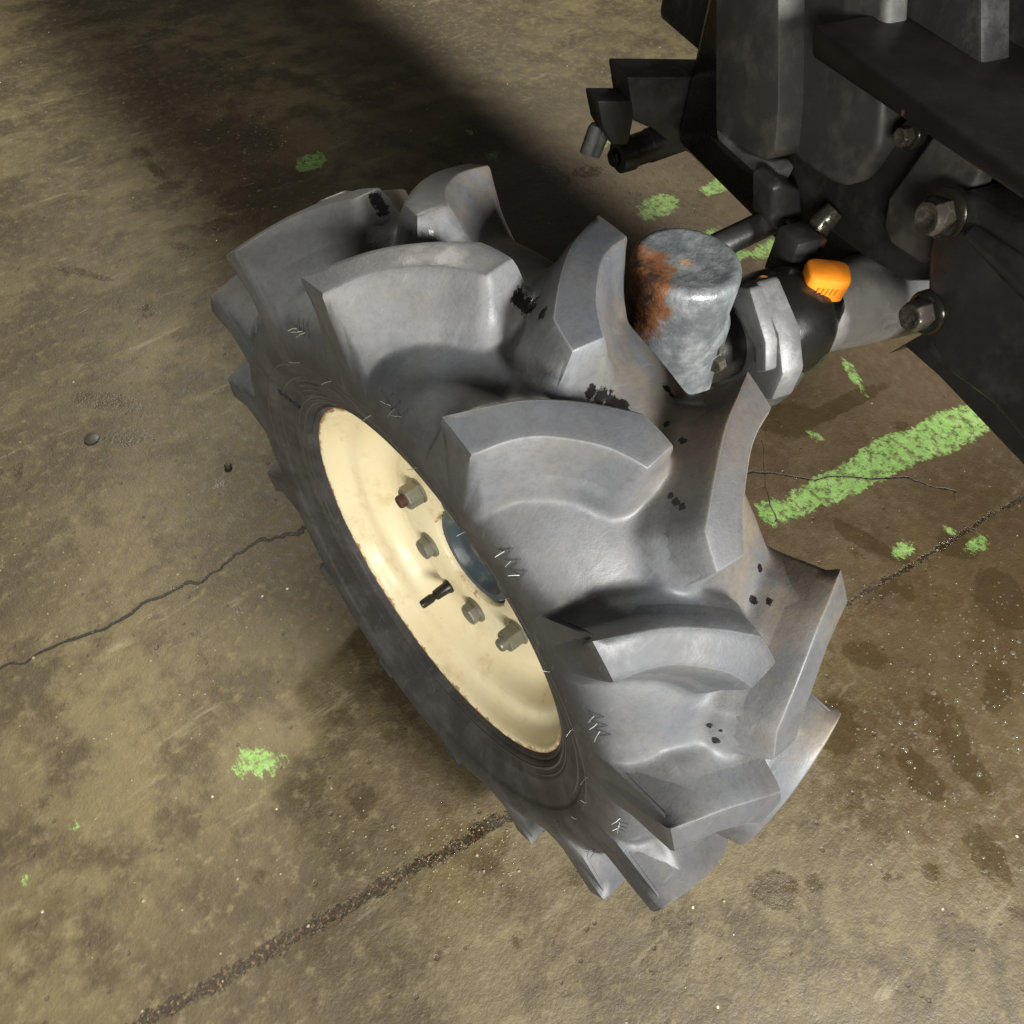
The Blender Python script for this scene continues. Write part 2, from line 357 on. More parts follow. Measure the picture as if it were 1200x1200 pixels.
# ------------------------------------------------------------------ the setting: concrete floor
def build_floor():
    def coords(a, b, lo, hi, st):
        inner = np.arange(a, b, st); k = np.array([.02, .05, .1, .2, .4, .8, 1.4, 2.2, 3.2])
        return np.concatenate([(a - k[::-1])[(a - k[::-1]) > lo], inner, (inner[-1] + k)[(inner[-1] + k) < hi]])
    xs = coords(-1.0, 1.7, -4.2, 5.1, .0075); ys = coords(-.9, 1.9, -4.2, 5.2, .0075)
    X, Y = np.meshgrid(xs, ys); X = X.ravel(); Y = Y.ravel(); nx, ny = len(xs), len(ys)
    P = np.stack([X, Y, np.zeros_like(X)], 1)
    q = (P - CAM) @ RC.T; ok = q[:, 2] > .15; z = np.where(ok, q[:, 2], 1)
    U = np.where(ok, FPX * q[:, 0] / z + 600, -1e4); V = np.where(ok, FPX * q[:, 1] / z + 600, -1e4)
    def seg_dist(pts):                                     # distance in cm on the floor to a polyline given by photo points
        W = [on_floor(p) for p in pts]; d = np.full(len(X), 9e9)
        for a, b in zip(W, W[1:]):
            ab = (b - a)[:2]; L = ab @ ab; t = np.clip(((X - a[0]) * ab[0] + (Y - a[1]) * ab[1]) / L, 0, 1)
            d = np.minimum(d, np.hypot(X - a[0] - t * ab[0], Y - a[1] - t * ab[1]))
        return d * 100
    def seg_signed(pts):                                   # the same, signed by side so that it interpolates sharply
        W = [on_floor(p) for p in pts]; d = np.full(len(X), 9e9); sg = np.ones(len(X)); nseg = len(W) - 1
        for i, (a, b) in enumerate(zip(W, W[1:])):
            ab = (b - a)[:2]; L = ab @ ab; t0 = ((X - a[0]) * ab[0] + (Y - a[1]) * ab[1]) / L; t = np.clip(t0, 0, 1)
            dd = np.hypot(X - a[0] - t * ab[0], Y - a[1] - t * ab[1]); cr = np.sign(ab[0] * (Y - a[1]) - ab[1] * (X - a[0])); cr[cr == 0] = 1
            end = ((i == 0) & (t0 < 0)) | ((i == nseg - 1) & (t0 > 1)); cr = np.where(end, 1, cr)
            m = dd < d; d = np.where(m, dd, d); sg = np.where(m, cr, sg)
        return d * sg * 100
    def jag(pts, n, amp):
        out = []; r2 = np.random.default_rng(3)
        for a, b in zip(pts, pts[1:]):
            a = np.array(a, float); b = np.array(b, float)
            for k in range(n): out.append(tuple(a + (b - a) * k / n + (r2.normal(0, amp, 2) if k else 0)))
        return out + [pts[-1]]
    def blobs(lst):                                        # lst: (px, py, half length px, half width px, angle deg): signed distance, cm
        d = np.full(len(X), 50.)
        for (x, y, a, b_, ang) in lst:
            c = on_floor((x, y)); t = R_(ang)
            e1 = on_floor((x + a * math.cos(t), y + a * math.sin(t))) - c; e2 = on_floor((x - b_ * math.sin(t), y + b_ * math.cos(t))) - c
            A = np.array([[e1[0], e2[0]], [e1[1], e2[1]]]); I = np.linalg.inv(A)
            u = I[0, 0] * (X - c[0]) + I[0, 1] * (Y - c[1]); v = I[1, 0] * (X - c[0]) + I[1, 1] * (Y - c[1])
            rr = np.sqrt(u * u + v * v); sz = math.sqrt(np.linalg.norm(e1) * np.linalg.norm(e2)) * 100
            d = np.minimum(d, (rr - 1) * sz)
        return d
    def soft(lst):                                         # broad soft fields in floor space, 0..1
        f = np.zeros(len(X))
        for (x, y, r, s) in lst:
            c = on_floor((x, y)); f = np.maximum(f, s * np.clip(1.25 - np.hypot(X - c[0], Y - c[1]) / r, 0, 1))
        return f
    crack = seg_signed(jag([(-90, 815), (0, 783), (58, 760), (105, 742), (138, 728), (165, 708), (205, 690), (240, 680), (262, 660), (290, 642), (322, 630), (345, 626), (372, 613), (430, 590)], 4, 2.0))
    crack_b = seg_signed(jag([(868, 556), (905, 554), (940, 560), (985, 558), (1022, 561), (1065, 559), (1085, 568), (1120, 576)], 3, 1.0))
    crack_c = seg_signed(jag([(892, 515), (895, 550), (900, 580), (911, 612)], 3, 1.0))
    joint = seg_signed(jag([(60, 1262), (200, 1180), (300, 1124), (380, 1078), (430, 1048), (480, 1018), (545, 985), (612, 944), (700, 890), (940, 735), (1000, 702), (1060, 668), (1110, 637), (1150, 610), (1210, 575), (1300, 522)], 4, 1.2))
    jw = np.clip((U - 640) / 200, 0, 1)                    # wide and dirt filled on one side of the wheel, a fine line on the other
    joint = np.sign(joint) * np.maximum(0, np.abs(joint) - .45 * (1 - jw)) + np.where(np.abs(joint) < .45, joint * .02, 0)
    green = blobs([(1110, 505, 66, 24, -23), (1035, 537, 60, 24, -25), (985, 566, 56, 19, -20), (945, 585, 40, 15, -30), (905, 598, 20, 14, 10),
                   (302, 892, 26, 16, -12), (200, 944, 11, 7, 30), (243, 930, 7, 9, 0), (88, 968, 8, 10, 0), (60, 998, 9, 6, 0), (25, 1030, 22, 9, -20),
                   (775, 240, 20, 13, -10), (757, 250, 10, 6, 20), (845, 216, 26, 9, -25), (832, 272, 16, 6, -25), (868, 300, 20, 8, -25), (905, 290, 34, 12, -22), (705, 165, 10, 8, 40),
                   (365, 190, 24, 13, -20), (550, 155, 10, 5, 0), (578, 182, 6, 4, 0), (1058, 645, 16, 8, -20), (1145, 637, 14, 8, -30), (1000, 440, 22, 5, 60), (955, 510, 20, 7, 20),
                   (1115, 622, 8, 4, 10)])
    # worn parts of the line are faint: raise their threshold
    faint = blobs([(365, 190, 60, 40, 0), (40, 1000, 90, 70, 0), (220, 940, 40, 25, 0), (960, 490, 60, 60, 0), (550, 160, 30, 20, 0), (860, 290, 100, 40, -20)])
    green = green + np.where(faint < 0, 1.0, 0)
    stain = blobs([(423, 937, 13, 17, 0), (405, 1000, 6, 11, 10), (1077, 905, 34, 15, 45), (1121, 878, 42, 13, 55), (1170, 800, 17, 24, -25), (1159, 1003, 32, 15, 55),
                   (1175, 705, 44, 26, 45), (1061, 692, 14, 12, 0), (1040, 690, 30, 8, -30), (980, 845, 34, 30, 50), (925, 490, 30, 22, 0), (985, 475, 60, 10, -25),
                   (1010, 630, 70, 9, 30), (167, 178, 11, 7, 0), (185, 200, 16, 6, 40), (200, 218, 14, 5, -10), (250, 160, 16, 12, 30), (300, 160, 26, 14, 20), (290, 232, 32, 15, -10), (255, 265, 24, 8, -15),
                   (640, 205, 26, 12, 20), (690, 200, 14, 8, 0), (610, 255, 12, 7, 0), (650, 232, 16, 8, 0), (215, 290, 16, 5, 10), (240, 162, 20, 10, 0), (470, 165, 30, 9, 0),
                   (85, 317, 22, 3, 8), (105, 322, 18, 3, 12), (120, 470, 40, 9, 10), (173, 362, 6, 5, 0), (145, 512, 26, 9, 0), (22, 552, 4, 13, 10), (35, 572, 4, 6, 0),
                   (20, 815, 11, 4, 30), (230, 743, 4, 3, 0), (370, 902, 8, 3, -10), (1020, 770, 24, 10, 20), (905, 1045, 30, 16, 20), (1095, 830, 26, 16, 40), (1125, 640, 20, 10, 30)])
    for _ in range(120):                                   # scattered drips
        px = (rng.uniform(-80, 1280), rng.uniform(120, 1250)); 
        g = on_floor(px); r = rng.uniform(.004, .011)
        stain = np.minimum(stain, (np.hypot(X - g[0], (Y - g[1]) * rng.uniform(.6, 1.5)) - r) * 100 + .45)
    wet = soft([(1100, 860, .30, 1.0), (1190, 700, .30, 1.0), (330, 190, .42, .9), (620, 230, .35, .8), (540, 1010, .10, .9), (780, 240, .3, .55), (960, 640, .2, .5)])
    brown_tone = soft([(980, 560, .42, 1.0), (1120, 660, .42, 1.0), (1000, 420, .5, 1.0), (780, 220, .6, .75), (1100, 880, .30, .6), (540, 900, .22, .55), (640, 1010, .22, .5), (330, 620, .20, .35), (250, 200, .4, .45)])
    faces = np.arange((ny - 1) * (nx - 1)); r_, c_ = np.divmod(faces, nx - 1); i0 = r_ * nx + c_
    F = np.stack([i0, i0 + 1, i0 + nx + 1, i0 + nx], 1)
    me = bpy.data.meshes.new('floor'); me.vertices.add(len(X)); me.vertices.foreach_set('co', P.ravel())
    me.loops.add(F.size); me.loops.foreach_set('vertex_index', F.ravel())
    me.polygons.add(len(F)); me.polygons.foreach_set('loop_start', np.arange(0, F.size, 4))
    me.update(calc_edges=True); me.validate()
    for nm, d in (('crack', crack), ('crack_b', crack_b), ('crack_c', crack_c), ('joint', joint), ('green', green), ('stain', stain), ('wet', wet), ('brown_tone', brown_tone)):
        a = me.attributes.new(nm, 'FLOAT', 'POINT'); a.data.foreach_set('value', d.astype(np.float32))
    o = link('floor', me, 'floor'); o['kind'] = 'structure'; o['label'] = 'worn brown concrete workshop floor with cracks and faded green line'
    return o
build_floor()

# ------------------------------------------------------------------ the tractor corner: root
tractor = bpy.data.objects.new('tractor', None); coll.objects.link(tractor)
tractor['label'] = 'front corner of a dark tractor with lugged tyre, cream rim and orange oil cap'
tractor['category'] = 'tractor'
wheel = bpy.data.objects.new('front_wheel', None); coll.objects.link(wheel); wheel.parent = tractor; wheel.location = (0, 0, H)
wheel['label'] = 'dusty grey lugged front wheel with cream steel rim'

# carcass profile, outer side (|x|, r); mirrored for the inner side
PROF = [(.0640, .1870), (.0700, .1905), (.0722, .1925), (.0712, .1945), (.0752, .1965), (.0765, .1995), (.0800, .208), (.0812, .2095), (.0806, .2112), (.0840, .219), (.0862, .230), (.0868, .2318), (.0886, .2335), (.0896, .2345), (.0912, .243), (.0924, .252),
        (.0924, .260), (.0908, .2725), (.0880, .2795), (.0838, .2850), (.0775, .2895), (.068, .2940), (.056, .2978), (.042, .3005), (.024, .3025), (.008, .3035)]
def r_carc(x):
    x = min(abs(x), .0908); p = PROF[17:]
    for (x0, r0), (x1, r1) in zip(p, p[1:]):
        if x1 <= x <= x0: return r0 + (r1 - r0) * (x0 - x) / (x0 - x1)
    return p[-1][1]
def r_face(x): return .3450 - .0105 * (x / .093) ** 2
def resample(pts, n):
    pts = [np.array(p) for p in pts]; ext = [2 * pts[0] - pts[1]] + pts + [2 * pts[-1] - pts[-2]]; fine = []
    for i in range(1, len(ext) - 2):
        p0, p1, p2, p3 = ext[i-1:i+3]
        for t in np.linspace(0, 1, 12, endpoint=False):
            fine.append(.5 * ((2*p1) + (p2-p0)*t + (2*p0-5*p1+4*p2-p3)*t*t + (3*p1-p0-3*p2+p3)*t**3))
    fine.append(pts[-1]); fine = np.array(fine); L = np.concatenate([[0], np.cumsum(np.linalg.norm(np.diff(fine, axis=0), axis=1))])
    s = np.linspace(0, L[-1], n); return np.stack([np.interp(s, L, fine[:, k]) for k in (0, 1)], 1)
BACK = [(-.0945, -.0125), (-.075, -.0035), (-.049, .009), (-.0215, .029), (.0025, .0505)]
BACK_END = [(.0041, .0565), (.0055, .0625), (.0068, .0690), (.0074, .0735)]
FRONT = [(-.0945, .0155), (-.0725, .0208), (-.054, .0305), (-.031, .051), (-.021, .0645), (-.0145, .0760)]
WALL = [(.0007, .994), (.0014, .975), (.0038, .86), (.0064, .72), (.0094, .56), (.0130, .41), (.0172, .28), (.0225, .175), (.0290, .095), (.0370, .040), (.047, .008), (.058, 0.0)]
def build_tyre():
    nl = 22; B = np.concatenate([resample(BACK, nl - 4), np.array(BACK_END)]); Fr = resample(FRONT, nl)
    poly = np.concatenate([B, Fr[::-1]]); pitch = DTH * .34; ncell = 72
    crown = np.linspace(-.0908, .0908, 66); S = np.arange(ncell) / ncell * pitch
    XX, SS = np.meshgrid(crown, S, indexing='ij')
    def sdist(px, ps):
        d = np.full(px.shape, 9e9); ins = np.zeros(px.shape, bool)
        for a, b in zip(poly, np.roll(poly, -1, 0)):
            ab = b - a; t = np.clip(((px - a[0]) * ab[0] + (ps - a[1]) * ab[1]) / (ab @ ab), 0, 1)
            d = np.minimum(d, np.hypot(px - a[0] - t * ab[0], ps - a[1] - t * ab[1]))
            c = ((a[1] > ps) != (b[1] > ps)) & (px < (b[0] - a[0]) * (ps - a[1]) / (b[1] - a[1] + 1e-12) + a[0]); ins ^= c
        return np.where(ins, 0, d)
    wo = np.array([0] + [o for o, h in WALL]); wh = np.array([1.] + [h for o, h in WALL])
    carc = np.vectorize(r_carc)(XX); Hh = np.zeros_like(XX)
    for side in (0, 1):
        for k in (-2, -1, 0, 1, 2):
            px = XX if side == 0 else -XX; ps = SS - (k * pitch + (PHB * .34 if side else 0))
            d = sdist(px, ps)
            back_s = np.interp(px, B[:18, 0], B[:18, 1])           # hollow behind the outer end of each lug
            pocket = np.clip((-px - .062) / .026, 0, 1) * np.clip((back_s + .012 - ps) / .02, 0, 1)
            d = d * (1 + 1.3 * pocket)
            h = np.interp(d, wo, wh); h = np.minimum(h, .95)
            rf = .3450 - .0105 * (np.clip(px, -.0945, .008) / .093) ** 2
            add = h * (rf - carc)
            kk = .010; t = np.clip(.5 + .5 * (add - Hh) / kk, 0, 1); Hh = Hh * (1 - t) + add * t + kk * t * (1 - t) * np.minimum(1, np.minimum(add, Hh) / .004)
    for _ in range(2):                                             # round off the last facets
        Hh = .5 * Hh + .25 * (np.roll(Hh, 1, 1) + np.roll(Hh, -1, 1))
    side_p = PROF[:17]; n = ncell * 14; nc = len(crown); k = nc + 2 * len(side_p); ns = len(side_p)
    th = np.arange(n) / n * 2 * math.pi; cols = np.zeros((n, k, 3))
    a = th + 0.0; u = (a - 1.5 * math.pi); low = np.where(np.abs(u) < 1.7, np.maximum(0, np.cos(u * .9)) ** 2, 0)
    for q, (x, r) in enumerate(side_p):
        g = max(0, 1 - ((r - .248) / .045) ** 2); xb = x * (1 + .14 * low * g)
        for sg, idx in ((-1, q), (1, k - 1 - q)):
            cols[:, idx, 0] = sg * xb; cols[:, idx, 1] = r * np.cos(th); cols[:, idx, 2] = r * np.sin(th)
    ang = TH0 + th; cell = np.arange(n) % ncell
    for q in range(nc):
        r = r_carc(crown[q]) + Hh[q, cell]; cols[:, ns + q, 0] = crown[q]; cols[:, ns + q, 1] = r * np.cos(ang); cols[:, ns + q, 2] = r * np.sin(ang)
    # sidewall columns share the crown's angles
    for q in list(range(ns)) + list(range(k - ns, k)):
        r = np.hypot(cols[0, q, 1], cols[0, q, 2]); cols[:, q, 1] = r * np.cos(ang); cols[:, q, 2] = r * np.sin(ang)
        u = (ang % (2 * math.pi)) - 1.5 * math.pi; low = np.where(np.abs(u) < 1.7, np.maximum(0, np.cos(u * .9)) ** 2, 0)
        x, rr = side_p[q if q < ns else k - 1 - q]; g = max(0, 1 - ((rr - .248) / .045) ** 2)
        cols[:, q, 0] = (-1 if q < ns else 1) * x * (1 + .14 * low * g)
    I, Q = np.meshgrid(np.arange(n), np.arange(k - 1), indexing='ij'); I = I.ravel(); Q = Q.ravel(); J = (I + 1) % n
    F = np.stack([I * k + Q, I * k + Q + 1, J * k + Q + 1, J * k + Q], 1)
    me = bpy.data.meshes.new('tyre'); me.vertices.add(n * k); me.vertices.foreach_set('co', cols.ravel())
    me.loops.add(F.size); me.loops.foreach_set('vertex_index', F.ravel()); me.polygons.add(len(F)); me.polygons.foreach_set('loop_start', np.arange(0, F.size, 4))
    me.update(calc_edges=True); me.validate()
    bmx = bmesh.new(); bmx.from_mesh(me); bmesh.ops.recalc_face_normals(bmx, faces=bmx.faces); bmx.to_mesh(me); bmx.free()
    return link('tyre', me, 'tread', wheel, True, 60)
tyre = build_tyre()
def build_lug_mesh(mirror):
    nl, nw = 22, 6
    B = np.concatenate([resample(BACK, nl - 4), np.array(BACK_END)]); Fr = resample(FRONT, nl)
    vs = []; fs = []
    def put(x, s, r, jit=0):
        th = s / .34; vs.append(((-x if mirror else x), r * math.cos(th), r * math.sin(th))); return len(vs) - 1
    grid = [[None] * nw for _ in range(nl)]; P2 = {}
    for i in range(nl):
        for j in range(nw):
            p = B[i] + (Fr[i] - B[i]) * j / (nw - 1); grid[i][j] = put(p[0], p[1], r_face(p[0])); P2[grid[i][j]] = p
    for i in range(nl - 1):
        for j in range(nw - 1): fs.append((grid[i][j], grid[i+1][j], grid[i+1][j+1], grid[i][j+1]))
    loop = [grid[i][0] for i in range(nl)] + [grid[nl-1][j] for j in range(1, nw)] + [grid[i][nw-1] for i in range(nl-2, -1, -1)] + [grid[0][j] for j in range(nw-2, 0, -1)]
    pts = np.array([P2[v] for v in loop]); n = len(loop)
    outer = np.array([1.0 if v in grid[0] else 0 for v in loop])
    ed = np.roll(pts, -1, 0) - pts; en = np.stack([ed[:, 1], -ed[:, 0]], 1); en /= np.linalg.norm(en, axis=1)[:, None]
    area2 = np.sum(pts[:, 0] * np.roll(pts[:, 1], -1) - np.roll(pts[:, 0], -1) * pts[:, 1])
    if area2 < 0: en = -en
    nn = en + np.roll(en, 1, 0); nn /= np.linalg.norm(nn, axis=1)[:, None]
    for _ in range(2): nn = nn + .5 * (np.roll(nn, 1, 0) + np.roll(nn, -1, 0)); nn /= np.linalg.norm(nn, axis=1)[:, None]
    nn[outer > 0] = (-1, 0)
    prof = [(o, h) for o, h in WALL if h > .2]
    prev = loop
    for (o, h) in prof:
        cur = []
        for k in range(n):
            x, s = pts[k]; e = outer[k]
            # distance from the outer end along the lug decides how far the wall turns into the buttress
            if not e: e = max(0, 1 - (x + .0945) / .005) ** 1.5
            pk = min(1, max(0, (-x - .062) / .026)) * min(1, max(0, (np.interp(x, B[:18, 0], B[:18, 1]) + .012 - s) / .02)) if not outer[k] else 0
            oe = o / (1 + 1.3 * pk)
            px = x + nn[k][0] * oe; ps = s + nn[k][1] * oe
            if h < .9: pr_ = .0006; px += nn[k][0] * pr_; ps += nn[k][1] * pr_
            xc = max(min(px, .0895), -.0895)
            w_ = min(1, max(0, (1 - h) * 1.4)); xx = px + (xc - px) * w_ if abs(px) > .0895 else px
            rs = r_carc(xx) + h * (r_face(x) - r_carc(xx)) - .010 * max(0, (.45 - h) / .3)
            # buttress: end wall running down to the sidewall ledge, narrowing to the front
            f = min(1.0, (1 - h) / .72); sb = .0135 + (s + .0125) / .028 * .017
            bx = x + (.0030) * f - (.0010 if .02 < f < .9 else 0); bs = s + (sb - s) * f; br = r_face(x) + (.258 - r_face(x)) * f
            cur.append(put(px * 0 + (xx * (1 - e) + bx * e), ps * (1 - e) + bs * e, rs * (1 - e) + br * e))
        for k in range(n):
            k2 = (k + 1) % n; fs.append((prev[k], prev[k2], cur[k2], cur[k]))
        prev = cur
    me = bpy.data.meshes.new('tread_lug'); me.from_pydata(vs, [], fs); me.update()
    nface = (nl - 1) * (nw - 1); me.polygons.foreach_set('material_index', [1 if i < nface else 0 for i in range(len(fs))])
    b = bmesh.new(); b.from_mesh(me); bmesh.ops.recalc_face_normals(b, faces=b.faces)
    if sum(f.normal.y for f in b.faces if f.calc_center_median().y > .335) < 0: bmesh.ops.reverse_faces(b, faces=b.faces)
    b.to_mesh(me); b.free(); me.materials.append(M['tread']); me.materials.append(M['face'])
    me.set_sharp_from_angle(angle=R_(50)); me.polygons.foreach_set('use_smooth', [True] * len(me.polygons))
    return me
lugA, lugB = build_lug_mesh(False), build_lug_mesh(True)
for k in range(14):
    for me, ph in ((lugA, 0), (lugB, PHB)):
        o = bpy.data.objects.new('tread_lug', me); coll.objects.link(o); o.parent = wheel
        o.rotation_euler = (TH0 + k * DTH + ph, 0, 0)

from mathutils.bvhtree import BVHTree
bpy.context.view_layer.update()
bv, bf = [], []
for ob in [c for c in coll.objects if c.parent == wheel and c.type == 'MESH']:
    off = len(bv); bv += [ob.matrix_world @ v.co for v in ob.data.vertices]; bf += [[off + i for i in p.vertices] for p in ob.data.polygons]
bvh = BVHTree.FromPolygons(bv, bf)
for px, q in SPOT_NODES:
    hit = bvh.ray_cast(Vector(CAM), Vector(ray(px)).normalized())
    q.inputs[1].default_value = hit[0] if hit[0] else (0, 0, 9)

# moulded zigzag marks and the fine rubber whiskers on the shoulder between lugs
def wp(x, r, th): return Vector((x, r * math.cos(th), r * math.sin(th)))
def zig_mesh():
    bm = bmesh.new(); pr = [(-.0908, .2735), (-.0858, .2835)]; path = []
    for k in range(7):
        x, r = pr[k % 2]; path.append(wp(x - .0004, r + .0004, .205 + .014 * k))
    add_tube(bm, path, .00022, 4)
    me = bpy.data.meshes.new('zigzag_mark'); bm.to_mesh(me); bm.free(); me.materials.append(M['whisker_dark']); return me
zig = zig_mesh()
def whisker_mesh(L, bend):
    bm = bmesh.new(); add_tube(bm, [(0, 0, 0), (-L * .5, bend * .3, 0), (-L, bend, 0)], [.0004, .00032, .0002], 5)
    me = bpy.data.meshes.new('rubber_whisker'); bm.to_mesh(me); bm.free(); me.materials.append(M['whisker']); return me
wm = [whisker_mesh(.009, .002), whisker_mesh(.007, -.003)]
for k in range(14):
    o = bpy.data.objects.new('zigzag_mark', zig); coll.objects.link(o); o.parent = wheel; o.rotation_euler = (TH0 + k * DTH, 0, 0)
for k in range(1, 7):
    for j, (th, x, r) in enumerate([(.215, -.0895, .2765), (.245, -.0895, .2765), (.272, -.0895, .2765), (.12, -.0912, .2450), (.34, -.0910, .2440)]):
        o = bpy.data.objects.new('rubber_whisker', wm[(j + k) % 2]); coll.objects.link(o); o.parent = wheel
        a = TH0 + k * DTH + th + random.uniform(-.01, .01)
        o.location = wp(x, r, a); o.rotation_euler = (a + random.uniform(-.5, .5), random.uniform(.1, .7), random.uniform(-.4, .4))

# moulded arcs in the sidewall
def arc_ring(rad, x, a0, a1, wdt, name):
    bm = bmesh.new(); n = 26; add_tube(bm, [wp(x(rad), rad, a0 + (a1 - a0) * i / n) for i in range(n + 1)], [wdt * min(1, 4 * min(i, n - i) / n + .15) for i in range(n + 1)], 6)
    return bm_obj(name, bm, 'side', wheel)
def x_side(r):
    p = PROF[:17]
    for (x0, r0), (x1, r1) in zip(p, p[1:]):
        if r0 <= r <= r1: return -(x0 + (x1 - x0) * (r - r0) / (r1 - r0))
    return -.09
for rr, wd in ((.2000, .0010), (.2060, .0008), (.2270, .0010), (.2420, .0008)):
    bm = bmesh.new(); k_ = 120; ring = [[bm.verts.new(wp(x_side(rr) + .0002 + wd * math.cos(t) * -1, rr + wd * 1.4 * math.sin(t), 2 * math.pi * i / k_)) for t in np.arange(6) * math.pi / 3] for i in range(k_)]
    for i in range(k_):
        for q in range(6): bm.faces.new((ring[i][q], ring[i][(q+1) % 6], ring[(i+1) % k_][(q+1) % 6], ring[(i+1) % k_][q]))
    bm_obj('sidewall_rib', bm, 'side', wheel)
for i, rr in enumerate((.2030, .2085, .2140, .2195, .2250)):
    arc_ring(rr, lambda r: x_side(r) + .0002, .70 + .02 * i, 1.14 - .02 * i, .0017, 'sidewall_ridge')

# row of dark moulded teeth beside the arcs
for px in ((329, 459), (334, 463), (339, 467), (344, 471), (349, 475)):
    hit = bvh.ray_cast(Vector(CAM), Vector(ray(px)).normalized())[0]
    if hit:
        p = hit - Vector((0, 0, H)); rad = Vector((0, p.y, p.z)).normalized()
        bm = bmesh.new(); add_tube(bm, [p - rad * .0035 + Vector((-.0006, 0, 0)), p + rad * .0035 + Vector((-.0006, 0, 0))], .0013, 5); bm_obj('sidewall_tooth', bm, 'dark_rubber', wheel)
# ------------------------------------------------------------------ rim
def build_rim():
    prof = [(-.0560, .1830), (-.0600, .1890), (-.0640, .1912), (-.0672, .1905), (-.0682, .1885), (-.0674, .1862), (-.0645, .1838), (-.0590, .1815), (-.0530, .1795), (-.0480, .1765),
            (-.0445, .1715), (-.0425, .1650), (-.0400, .1610), (-.0340, .1575), (-.0260, .1535), (-.0195, .1475), (-.0165, .1400), (-.0160, .1320), (-.0172, .1250), (-.0195, .1200), (-.0203, .1160), (-.0203, .1100), (-.0200, .0560), (-.0185, .0545), (-.012, .0542)]
    n = 128; vs = []; fs = []; k = len(prof)
    for i in range(n):
        a = 2 * math.pi * i / n
        for (x, r) in prof: vs.append((x, r * math.cos(a), r * math.sin(a)))
    for i in range(n):
        j = (i + 1) % n
        for q in range(k - 1): fs.append((i*k+q, i*k+q+1, j*k+q+1, j*k+q))
    o = mesh_obj('rim', vs, fs, 'rim', wheel, angle=60)
    part_label(o, 'cream painted steel rim with rust along its edge')
    return o
rim = build_rim()
bm = bmesh.new()
add_lathe(bm, (0, 0, 0), (-1, 0, 0), [(-.12, .05), (-.02, .055), (.0125, .0535), (.0150, .0510), (.0145, .0440), (.006, .0395), (.003, .034), (.002, .016), (.007, .015), (.0085, .012), (.0085, 0)], 48)
part_label(bm_obj('hub', bm, 'hub', wheel, bevel=0), 'blue grey hub cap in the rim centre')
BTH = 0.3719768; RB = .0848
for i in range(6):
    a = BTH - i * math.pi / 3; c = Vector((-.0202, RB * math.cos(a), RB * math.sin(a))); d = (-1, 0, 0)
    if i in (0, 3):
        hexa('wheel_nut', c + Vector((-.002, 0, 0)), d, .0225, .0165, 'nut', wheel, ph=.35 + i)
        bm = bmesh.new(); add_lathe(bm, c, d, [(.010, .0068), (.0235, .0068), (.0255, .0058), (.0255, 0)], 18); bm_obj('wheel_stud', bm, 'stud_rust' if i == 0 else 'nut', wheel)
        bm = bmesh.new(); add_lathe(bm, c, d, [(0, .0135), (.0018, .0135), (.0024, .0128)], 24); bm_obj('washer', bm, 'nut', wheel)
    else:
        bm = bmesh.new(); add_lathe(bm, c, d, [(0, .0145), (.0028, .0145), (.0040, .0132), (.0042, .010)], 24); bm_obj('washer', bm, 'nut', wheel)
        hexa('wheel_bolt', c + Vector((-.003, 0, 0)), d, .0215, .0100, 'nut', wheel, ph=.2 * i)
# valve
a = BTH - 1.5 * math.pi / 3 - .03; vb = Vector((-.0200, .1075 * math.cos(a), .1075 * math.sin(a))); vd = Vector((-1, .10 * math.cos(a), .10 * math.sin(a)))
bm = bmesh.new(); add_lathe(bm, vb, vd, [(0, .0085), (.003, .0082), (.005, .0068), (.019, .0060), (.0205, .0042), (.0225, .0042), (.0240, .0052), (.036, .0050), (.038, .0040), (.038, 0)], 20)
bm_obj('valve_stem', bm, 'valve', wheel)

# ------------------------------------------------------------------ king-pin case
bm = bmesh.new()
kp = fr((0, 0, 0)); kd = Vector((0.02, 0, 1))
add_lathe(bm, fr((0, 0, -.12)), kd, [(0, .052), (.05, .056), (.10, .052), (.18, .040), (.255, .0390), (.285, .0400), (.300, .0425), (.318, .0450), (.350, .0464), (.368, .0464), (.3735, .0456), (.3772, .0434), (.3788, .0405), (.3790, .0370), (.3780, .0330), (.3775, 0)], 56)
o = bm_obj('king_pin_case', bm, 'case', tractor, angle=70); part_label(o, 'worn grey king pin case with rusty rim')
bm = bmesh.new()          # reduction case carrying the hub
add_lathe(bm, (.105, 0, H), (1, 0, 0), [(0, .06), (.01, .075), (.05, .085), (.075, .08), (.095, .06), (.1, .0)], 40)
bm_obj('hub_case', bm, 'cast', tractor)
# front column of the case
bm = bmesh.new()
add_lathe(bm, fr((.016, -.006, -.10)), kd, [(0, .040), (.10, .039), (.20, .0375), (.26, .0365), (.30, .0350), (.318, .028), (.324, 0)], 40)
bm_obj('case_column', bm, 'case', tractor, angle=60)

